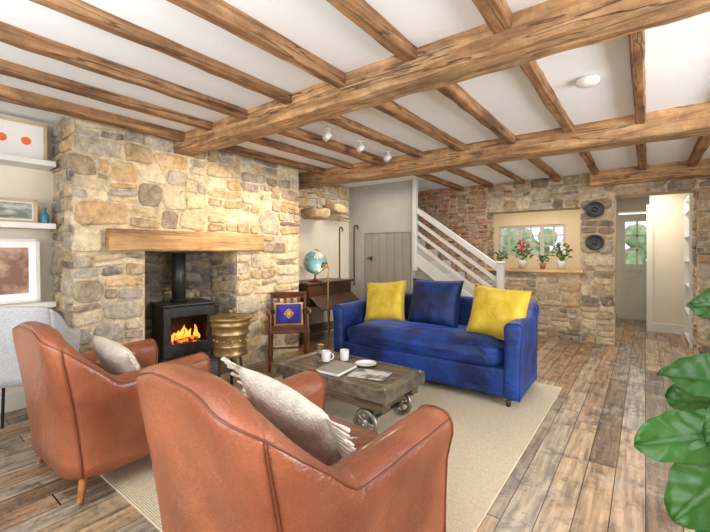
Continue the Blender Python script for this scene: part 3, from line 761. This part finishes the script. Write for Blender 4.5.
pl=B().lathe([(.03,0),(.05,.003),(.09,.014),(.088,.017),(.05,.007),(.01,.006)]).obj('plate',M_ceram,loc=(-1.80,2.50,TZ),label='small white ceramic plate on the coffee table',category='plate')

# ---------------- stove ----------------
HH=.09
HE=B().mm((XL+.05,1.62,0),(XC+.06,2.52,HH),bev=.008).obj('hearth_slab',M_slate,label='dark slate hearth slab in the fireplace',category='hearth')
sv=thing('wood_stove','black cast iron wood burning stove with lit fire','stove',(-3.82,2.06,HH),-.16)
sv.scale=(1,1.04,.93)
b=B()
b.box((.40,.50,.03),(0,0,.72),bev=.01).box((.36,.48,.04),(0,0,.20),bev=.008).box((.02,.46,.5),(-.17,0,.45)).box((.36,.02,.5),(0,-.23,.45),bev=.005).box((.36,.02,.5),(0,.23,.45),bev=.005)
b.obj('body',M_iron,sv)
b=B()
for y in (-.205,.205): b.box((.03,.07,.50),(.175,y,.45),bev=.006)
for z in (.26,.65): b.box((.03,.37,.11),(.175,0,z),bev=.006)
b.obj('door',M_iron,sv)
B().box((.006,.37,.30),(.172,0,.455)).obj('door_glass',M_glass,sv)
B().tube([(.20,.21,.40),(.235,.21,.41),(.235,.21,.50),(.20,.21,.51)],.008).obj('handle',M_steel,sv)
b=B().cyl((-.04,-.03,.735),(-.04,-.03,1.28),.065).cyl((-.04,-.03,.735),(-.04,-.03,.77),.08); b.obj('flue_pipe',M_black,sv)
for x in (-.13,.13):
    for y in (-.18,.18): B().cyl((x,y,0),(x,y,.19),.018,.025,seg=8).obj('leg',M_iron,sv)
b=B()
for i in range(11):
    y=-.14+.028*i; h=random.uniform(.08,.20); x=random.uniform(-.06,.06)
    pts=[(x+.012*math.sin(q*3+i),y+.014*math.sin(q*4+i*2),.30+h*q) for q in [j/7 for j in range(8)]]
    b.tube(pts,lambda s,k=i:max(.001,.021*(1-s)**.7*(.6+.8*min(1,s*3))),seg=8)
b.obj('flame',M_fire,sv,wn=False,kind='stuff')
for i,(y,z,a) in enumerate(((-.05,.25,.1),(.07,.26,-.2),(.0,.31,.5))):
    B().cyl((-.02,-.14,0),(.02,.14,0),.035,.03,seg=10).obj('firewood_log',M_ember,loc=(-3.82+.03*i,2.06+y*.3,HH+z*.93),rot=(0,0,a),label='glowing split log burning inside the stove',category='log',group='logs in the stove')

# ---------------- brass side table ----------------
bt=thing('brass_side_table','round aged brass drum side table with ringed edge','side table',(-3.02,2.08,0.012))
B().lathe([(.13,.34),(.15,.345),(.15,.37),(.14,.375),(.14,.42),(.148,.425),(.148,.44),(.14,.445),(.142,.52),(.165,.535),(.165,.55),(.155,.56),(.158,.60),(.175,.61),(.178,.635),(.166,.64),(.168,.664),(.185,.668),(.185,.69),(.16,.695),(.15,.688),(.02,.688)],seg=40).obj('tray_top',M_brass,bt)
for i in range(12):
    a=i*2*pi/12; B().sph((.142*math.cos(a),.142*math.sin(a),.482),.016,seg=10).obj('brass_stud',M_brass,bt)
for i in range(3):
    a=i*2*pi/3+.4
    B().tube([(.10*math.cos(a),.10*math.sin(a),.345),(.11*math.cos(a),.11*math.sin(a),.2),(.15*math.cos(a),.15*math.sin(a),.0)],.014).obj('leg',M_dark,bt)
tl=thing('candle_holder','small brass candle holder on the drum table','candle holder',(-3.02,2.08,.702))
B().lathe([(.05,0),(.055,.006),(.015,.012),(.012,.03),(.025,.04),(.025,.055),(.01,.058)]).obj('base',M_brass,tl)

# ---------------- wooden armchair ----------------
WR=-2.3
wc=thing('wooden_armchair','dark wooden armchair with slatted back and patterned cushion','chair',(-3.22,2.98,0),WR)
B().box((.46,.42,.035),(0,0,.42),bev=.012).obj('seat',M_mah,wc)
for x,y,h in ((-.20,.18,.62),(.20,.18,.62),(-.19,-.18,.42),(.19,-.18,.42)):
    B().cyl((x*1.05,y*1.08,0),(x,y,h),.017,.02,seg=12).obj('leg',M_mah,wc)
b=B()
for x in (-.19,.19): b.tube([(x,-.18,.42),(x*1.02,-.20,.62),(x*1.02,-.235,.80)],.018)
b.box((.43,.03,.075),(0,-.23,.775),rot=(-.2,0,0),bev=.01).box((.38,.02,.05),(0,-.205,.58),rot=(-.1,0,0),bev=.006)
for i in range(4): b.box((.04,.014,.2),(-.12+.08*i,-.215,.67),rot=(.17,0,0),bev=.004)
b.obj('backrest',M_mah,wc)
for x in (-.21,.21):
    B().tube([(x*.93,-.205,.62),(x*1.05,-.05,.63),(x*1.1,.10,.63),(x*1.05,.21,.615)],.02,seg=10).obj('armrest',M_mah,wc)
b=B()
for x in (-.20,.20): b.cyl((x,-.18,.2),(x,.18,.2),.011)
b.cyl((-.2,0,.2),(.2,0,.2),.011); b.obj('stretcher',M_mah,wc)
dx,dy=-math.sin(WR),math.cos(WR)
pillow('throw_cushion',.33,.26,.10,M_kil,(-3.22-dx*.09,2.98-dy*.09,.57),(math.radians(75),0,WR+pi),'small navy cushion with yellow edging on the wooden chair')

# ---------------- bureau + globe ----------------
bu=thing('wooden_bureau','dark wooden bureau with fold down writing flap','bureau',(-3.80,4.12,0))
B().box((.50,.98,.03),(0,0,.855),bev=.006).box((.46,.92,.30),(0,0,.69),bev=.004).obj('body',M_dark,bu)
B().box((.28,.90,.018),(.35,0,.60),rot=(0,.6,0),bev=.004).obj('flap',M_dark,bu)
for x in (-.2,.2):
    for y in (-.43,.43): B().lathe([(.014,0),(.022,.03),(.014,.1),(.024,.3),(.016,.45),(.026,.5),(.028,.56)],c=(x,y,0),seg=12).obj('leg',M_dark,bu)
B().box((.40,.9,.02),(0,0,.18),bev=.004).obj('lower_shelf',M_dark,bu)
gl=thing('desk_globe','blue and cream desk globe on brass stand','globe',(-3.70,3.92,.872))
B().sph((0,0,.27),.165,seg=36,rot=(.3,.2,0)).obj('sphere',M_globe,gl,wn=False)
b=B(); b.tube([(0,.178*math.cos(a),.27+.178*math.sin(a)) for a in [-pi*.5+pi*1.02*i/24 for i in range(25)]],.006)
b.obj('meridian_ring',M_brass,gl)
B().lathe([(.10,0),(.10,.012),(.04,.025),(.015,.04),(.012,.085),(.03,.095)]).obj('base',M_dark,gl)
fl=thing('floor_lamp','slender brass floor lamp beside the bureau','floor lamp',(-3.28,3.72,0))
B().lathe([(.12,0),(.12,.012),(.02,.022)]).obj('base',M_brass,fl)
B().tube([(0,0,.02),(0,0,1.0),(0,0.01,1.08),(-.04,.03,1.14),(-.10,.06,1.14)],.009).obj('pole',M_brass,fl)
B().lathe([(.028,.08),(.04,.05),(.055,0),(.05,0),(.03,.06)],c=(-.13,.075,1.07)).obj('lamp_shade',M_brass,fl)
def cane(loc,rz,lab):
    B().tube([(0,0,-.95),(0,0,0),(.0,0,.04)]+[(.04-.04*math.cos(a),0,.04+.04*math.sin(a)) for a in [i*pi/8 for i in range(1,9)]]+[(.08,0,.01)],.010).obj('walking_cane',M_dark,loc=loc,rot=(0,0,rz),label=lab,category='cane',group='walking canes on the wall')
cane((XL+.012,4.93,1.62),pi/2,'dark curved walking cane hanging on the plaster wall')
cane((-3.98,SY-.011,1.66),0,'dark curved walking cane hanging on the plaster wall')

# ---------------- alcove shelves ----------------
for z in (1.99,1.48,.84):
    B().mm((XL,-.6,z),(XL+.25,.995,z+.045),bev=.004).obj('wall_shelf',M_paint,label='thick white wall shelf in the alcove',category='shelf',group='alcove wall shelves')
def picture(y0,y1,z0,z1,x,lab,art,fr=M_paint,mat_w=.05,extra=None):
    p=thing('framed_picture',lab,'picture',(x,(y0+y1)/2,z0),(0,-.06,0)); w=y1-y0;h=z1-z0; t=.022
    B().box((.02,w,t),(0,0,t/2)).box((.02,w,t),(0,0,h-t/2)).box((.02,t,h),(0,-w/2+t/2,h/2)).box((.02,t,h),(0,w/2-t/2,h/2)).obj('frame',fr,p)
    B().box((.006,w-t,h-t),(-.003,0,h/2)).obj('mount',M_ceram,p)
    if art: B().box((.004,w-2*t-2*mat_w,h-2*t-2*mat_w),(.003,0,h/2)).obj('print',art,p)
    if extra: extra(p,w,h)
    return p
def dots(p,w,h):
    for y in (-.06,.09): B().cyl((.0,y,h*.5),(.004,y,h*.5),.032,seg=24).obj('print',M_orange,p)
picture(.52,.97,2.036,2.36,XL+.10,'oak framed print with two orange discs',None,M_oakframe,extra=dots)
picture(.60,.90,1.526,1.72,XL+.12,'small framed landscape print on the shelf',M_land,M_oakframe,.012)
picture(.50,.92,.886,1.40,XL+.12,'white framed reddish abstract print on the lower shelf',M_port,M_paint,.05)
bo=thing('glass_bottle','small dark blue glass bottle on the shelf','bottle',(XL+.12,.95,1.526))
B().lathe([(.025,0),(.03,.01),(.03,.07),(.012,.10),(.011,.13),(.014,.135)]).obj('vessel',M_bottle,bo)

gc=thing('grey_side_chair','pale grey tweed side chair with thin black legs','chair',(-3.46,.71,0),.95)
puffbox('seat',(.46,.42,.10),(0,.02,.47),M_greyf,gc,.02)
topg=lambda p,bk:.70+.24*bk
shell(gc,M_greyf,M_greyf,.24,-.20,.16,.12,topg,.42,.06,.06,.03,.03,.05,.02,seam=False)
for x in (-.20,.20):
    for y in (-.18,.18): B().cyl((x*1.1,y*1.1,0),(x,y,.44),.009,.011,seg=10).obj('leg',M_black,gc)

# ---------------- ceiling spots, smoke detector ----------------
for y in (-.5,0,.5):
    tr=thing('ceiling_spotlight','small white adjustable ceiling spotlight','spotlight',(-2.25,3.05+y,CE),0,group='white ceiling spotlights')
    B().lathe([(.035,0),(.035,-.012),(.01,-.016)]).obj('ceiling_rose',M_ceram,tr)
    b=B(); b.cyl((0,0,-.01),(0,0,-.05),.006); d=Vector((-.75,-.25,-.62)).normalized(); p=Vector((0,0,-.075)); b.cyl(p-d*.035,p+d*.045,.026,.029)
    b.obj('spotlight_head',M_ceram,tr)
B().lathe([(.06,0),(.068,-.008),(.066,-.03),(.045,-.042),(.01,-.044)]).obj('smoke_detector',M_ceram,loc=(-.29,2.83,CE),label='round white smoke detector on the ceiling',category='smoke detector')

for z in (1.88,1.42):
    d=thing('wall_speaker','round black wall speaker on the stone pillar','speaker',(-.56,YF-.03,z),0,group='black wall speakers')
    B().lathe([(.105,0),(.11,.01),(.108,.025),(.09,.03),(.085,.02),(.04,.012),(.035,.03),(.01,.034)],rot=(pi/2,0,0)).obj('housing',M_black,d)

# ---------------- sill plants ----------------
def sill_plant(x,y,s,pot,flower,label,seed,hh=.22):
    rng=random.Random(seed)
    p=thing('potted_plant',label,'plant',(x,y,HZ0+.018),group='potted plants on the hatch ledge')
    B().lathe([(.04*s,0),(.055*s,.09*s),(.06*s,.10*s),(.05*s,.10*s),(.045*s,.085*s),(.01,.085*s)],seg=20).obj('pot',pot,p)
    b=B()
    for i in range(40):
        a=rng.uniform(0,2*pi); r=rng.uniform(.02,.11)*s; h=.10*s+rng.uniform(.03,hh)*s
        c=Vector((r*math.cos(a),r*math.sin(a)*.7,h))
        b.sph(c,.028*s,sc=(1,.6,.25),seg=6,rot=(rng.uniform(-1,1),rng.uniform(-1,1),a))
        if i%3==0: b.cyl((0,0,.08*s),c,.003,seg=5)
    b.obj('foliage',M_leafd,p,kind='stuff')
    if flower:
        for i in range(12):
            a=rng.uniform(0,2*pi); r=rng.uniform(.0,.09)*s
            B().sph((r*math.cos(a),r*math.sin(a)-.02,.1*s+rng.uniform(.10,hh+.03)*s),.02*s,seg=8).obj('flower',flower,p)
sill_plant(-1.88,6.40,1.0,M_terra,None,'small leafy plant in terracotta pot on the ledge',1,.17)
sill_plant(-1.55,6.42,1.25,M_ceram,M_red,'red flowering plant in white pot on the ledge',2)
sill_plant(-1.25,6.40,.85,M_terra,None,'little green plant in terracotta pot on the ledge',3,.15)
sill_plant(-1.0,6.42,1.2,M_ceram,M_whitefl,'white flowering plant in pale pot on the ledge',4)

# hall bookcase
bc=thing('bookcase','tall white painted bookcase in the hallway','bookcase',(.72,7.15,0))
b=B(); b.mm((.0,-.42,0),(.02,.42,2.05)).mm((-.25,-.42,0),(0,-.40,2.05)).mm((-.25,.40,0),(0,.42,2.05))
b.obj('body',M_paint,bc)
for z in (.05,.42,.8,1.15,1.5,1.85,2.03): B().mm((-.25,-.40,z),(0,.40,z+.022)).obj('shelf',M_paint,bc)
rb=random.Random(9); cols=[P('book_%d'%i,c) for i,c in enumerate([(.45,.10,.08),(.10,.18,.30),(.55,.50,.38),(.15,.28,.18),(.6,.35,.12)])]
for z in (.442,.822,1.172,1.522):
    y=-.36
    while y<.2:
        t=rb.uniform(.022,.045); h=rb.uniform(.19,.27)
        B().mm((-.17,0,0),(0,t,h),bev=.002).obj('book',rb.choice(cols),loc=(.70,7.15+y,z),label='upright hardback book on the hallway bookcase',category='book',group='books in the hallway bookcase'); y+=t+.002

# ---------------- fiddle leaf fig ----------------
fg=thing('fiddle_leaf_fig','tall fiddle leaf fig with large glossy leaves','plant',(.30,1.38,0))
B().lathe([(.11,0),(.13,.02),(.155,.27),(.165,.30),(.15,.30),(.14,.26),(.02,.26)],seg=32).obj('pot',M_greyf,fg)
B().tube([(0,0,.24),(.02,.01,.55),(-.01,.0,.85),(.02,.01,1.15),(.01,0,1.4)],lambda s:.014-.006*s).obj('trunk',M_dark,fg)
b=B();bm=b.bm
def leaf(base,tip,w,nup=(0,0,1),cup=.25,droop=.05):
    base=Vector(base);tip=Vector(tip); ax=(tip-base); L=ax.length; ax.normalize(); nup=Vector(nup); side=ax.cross(nup).normalized(); up=side.cross(ax).normalized()
    n=40;m=16;V=[]
    ph=random.uniform(0,6)
    for i in range(n+1):
        s=i/n; ww=w/2*(math.sin(pi*min(1,s**.8))**.6*(.55+.55*s) if 0<s<1 else 0.02); r=[]
        for j in range(m+1):
            q=2*j/m-1
            vein=abs(math.sin((s*7-abs(q)*1.1)*pi))
            z=cup*abs(q)*ww - droop*math.sin(s*pi*.5)**2*s+.007*vein*min(1,abs(q)*3)+.014*math.sin(s*9+q*2+ph)*abs(q)+(.006 if j!=m//2 else 0)
            r.append(bm.verts.new(base+ax*L*s+side*q*ww*(1+.05*math.sin(s*25+ph))+up*z))
        V.append(r)
    for i in range(n):
        for j in range(m):
            f=bm.faces.new((V[i][j],V[i][j+1],V[i+1][j+1],V[i+1][j])); f.smooth=True
O=Vector((.30,1.38,0))
for bs,tp,w,up in [((.27,1.38,1.14),(.10,1.38,1.18),.13,(0,-.9,1)),
    ((.27,1.38,.95),(.04,1.32,.99),.15,(0.2,-.9,1)),
    ((.24,1.34,.86),(-.02,1.25,.80),.16,(.2,-1,.9)),
    ((.25,1.32,.86),(.05,1.20,.65),.19,(-.3,-1,.4)),
    ((.27,1.40,.90),(.04,1.46,.88),.16,(0,-1,.8)),
    ((.26,1.36,.80),(.07,1.36,.69),.17,(-.2,-1,.6)),
    ((.28,1.30,.96),(.12,1.22,.85),.16,(.1,-1,.8)),
    ((.24,1.32,.66),(.10,1.22,.57),.13,(-.2,-1,.6)),
    ((.30,1.34,1.0),(.30,1.12,1.02),.17,(0,0,1)),
    ((.32,1.40,.75),(.55,1.34,.80),.17,(0,0,1)),((.31,1.38,1.05),(.52,1.48,1.15),.16,(0,0,1)),((.31,1.38,1.35),(.36,1.30,1.62),.15,(0,-1,0)),((.31,1.38,1.38),(.50,1.42,1.55),.15,(0,0,1)),((.29,1.40,.66),(.2,1.62,.70),.16,(0,0,1))]:
    leaf(Vector(bs)-O,Vector(tp)-O,w,up)
b.obj('foliage',M_leaf,fg,wn=False)

# ---------------- lights ----------------
def area(loc,rot,sx_,sy_,e,col=(1,1,1)):
    l=bpy.data.lights.new('area','AREA'); l.shape='RECTANGLE'; l.size=sx_; l.size_y=sy_; l.energy=e; l.color=col
    o=bpy.data.objects.new('added_area_light',l); C.objects.link(o); o.location=loc; o.rotation_euler=rot; return o  # area lamps added to brighten the rooms, not all at windows
def pt(loc,e,col=(1,1,1),r=.08):
    l=bpy.data.lights.new('pt','POINT'); l.energy=e; l.color=col; l.shadow_soft_size=r
    o=bpy.data.objects.new('lamp_light',l); C.objects.link(o); o.location=loc; return o
def spot(loc,tgt,e,col,ang=70,r=.04):
    l=bpy.data.lights.new('sp','SPOT'); l.energy=e; l.color=col; l.spot_size=math.radians(ang); l.spot_blend=.7; l.shadow_soft_size=r
    o=bpy.data.objects.new('spot_light',l); C.objects.link(o); o.location=loc
    o.rotation_euler=(Vector(tgt)-Vector(loc)).to_track_quat('-Z','Y').to_euler(); return o
area((1.95,2.1,1.45),(0,math.radians(90),0),1.2,2.3,112,(1,.99,.98))  # added daylight lamp inside the unseen right-wall opening
area((-1.2,-1.55,1.45),(math.radians(90),0,0),3.4,1.4,58,(1,.985,.97))  # added daylight lamp at the unseen opening behind the camera
area((-.9,-.6,1.7),(math.radians(180),0,0),1.8,1.2,74,(.88,.945,1))  # added upward fill bounced off the ceiling, no fixture there
for y,t in ((2.55,(XC,1.9,1.5)),(3.05,(XC,2.7,1.4)),(3.55,(XC,3.2,1.3))):
    spot((-2.33,y-.02,CE-.16),t,68,(1,.80,.56))
pt((-3.42,3.80,1.02),4,(1,.75,.45),.03)
area((-3.3,4.5,2.28),(0,0,0),.5,.5,10,(1,.88,.70))  # added warm overhead fill for the bureau recess
area((-1.3,5.0,2.28),(0,0,0),1.2,.5,26,(1,.96,.90))  # added downward fill in front of the stairs and far wall
area((-1.7,7.6,2.3),(0,0,0),1.5,.8,26,(1,.90,.72))  # added warm fill lamp inside the kitchen
area((.0,7.2,2.3),(0,0,0),.5,.6,17,(1,.93,.80))  # added overhead fill for the hallway
w=bpy.data.worlds.new('world'); bpy.context.scene.world=w; w.use_nodes=True
bg=w.node_tree.nodes['Background']; bg.inputs[0].default_value=(.88,.94,1,1); bg.inputs[1].default_value=1.5
try:
    bpy.context.scene.view_settings.view_transform='Standard'
except Exception as e: print(e)

# ---------------- camera ----------------
cd=bpy.data.cameras.new('camera'); cam=bpy.data.objects.new('camera',cd); C.objects.link(cam)
cam.location=(0,0,1.3); cam.rotation_euler=(pi/2,0,math.atan(290/380)); cd.sensor_width=36; cd.lens=36*380/710; cd.shift_y=-15/710; cd.clip_start=.05
bpy.context.scene.camera=cam
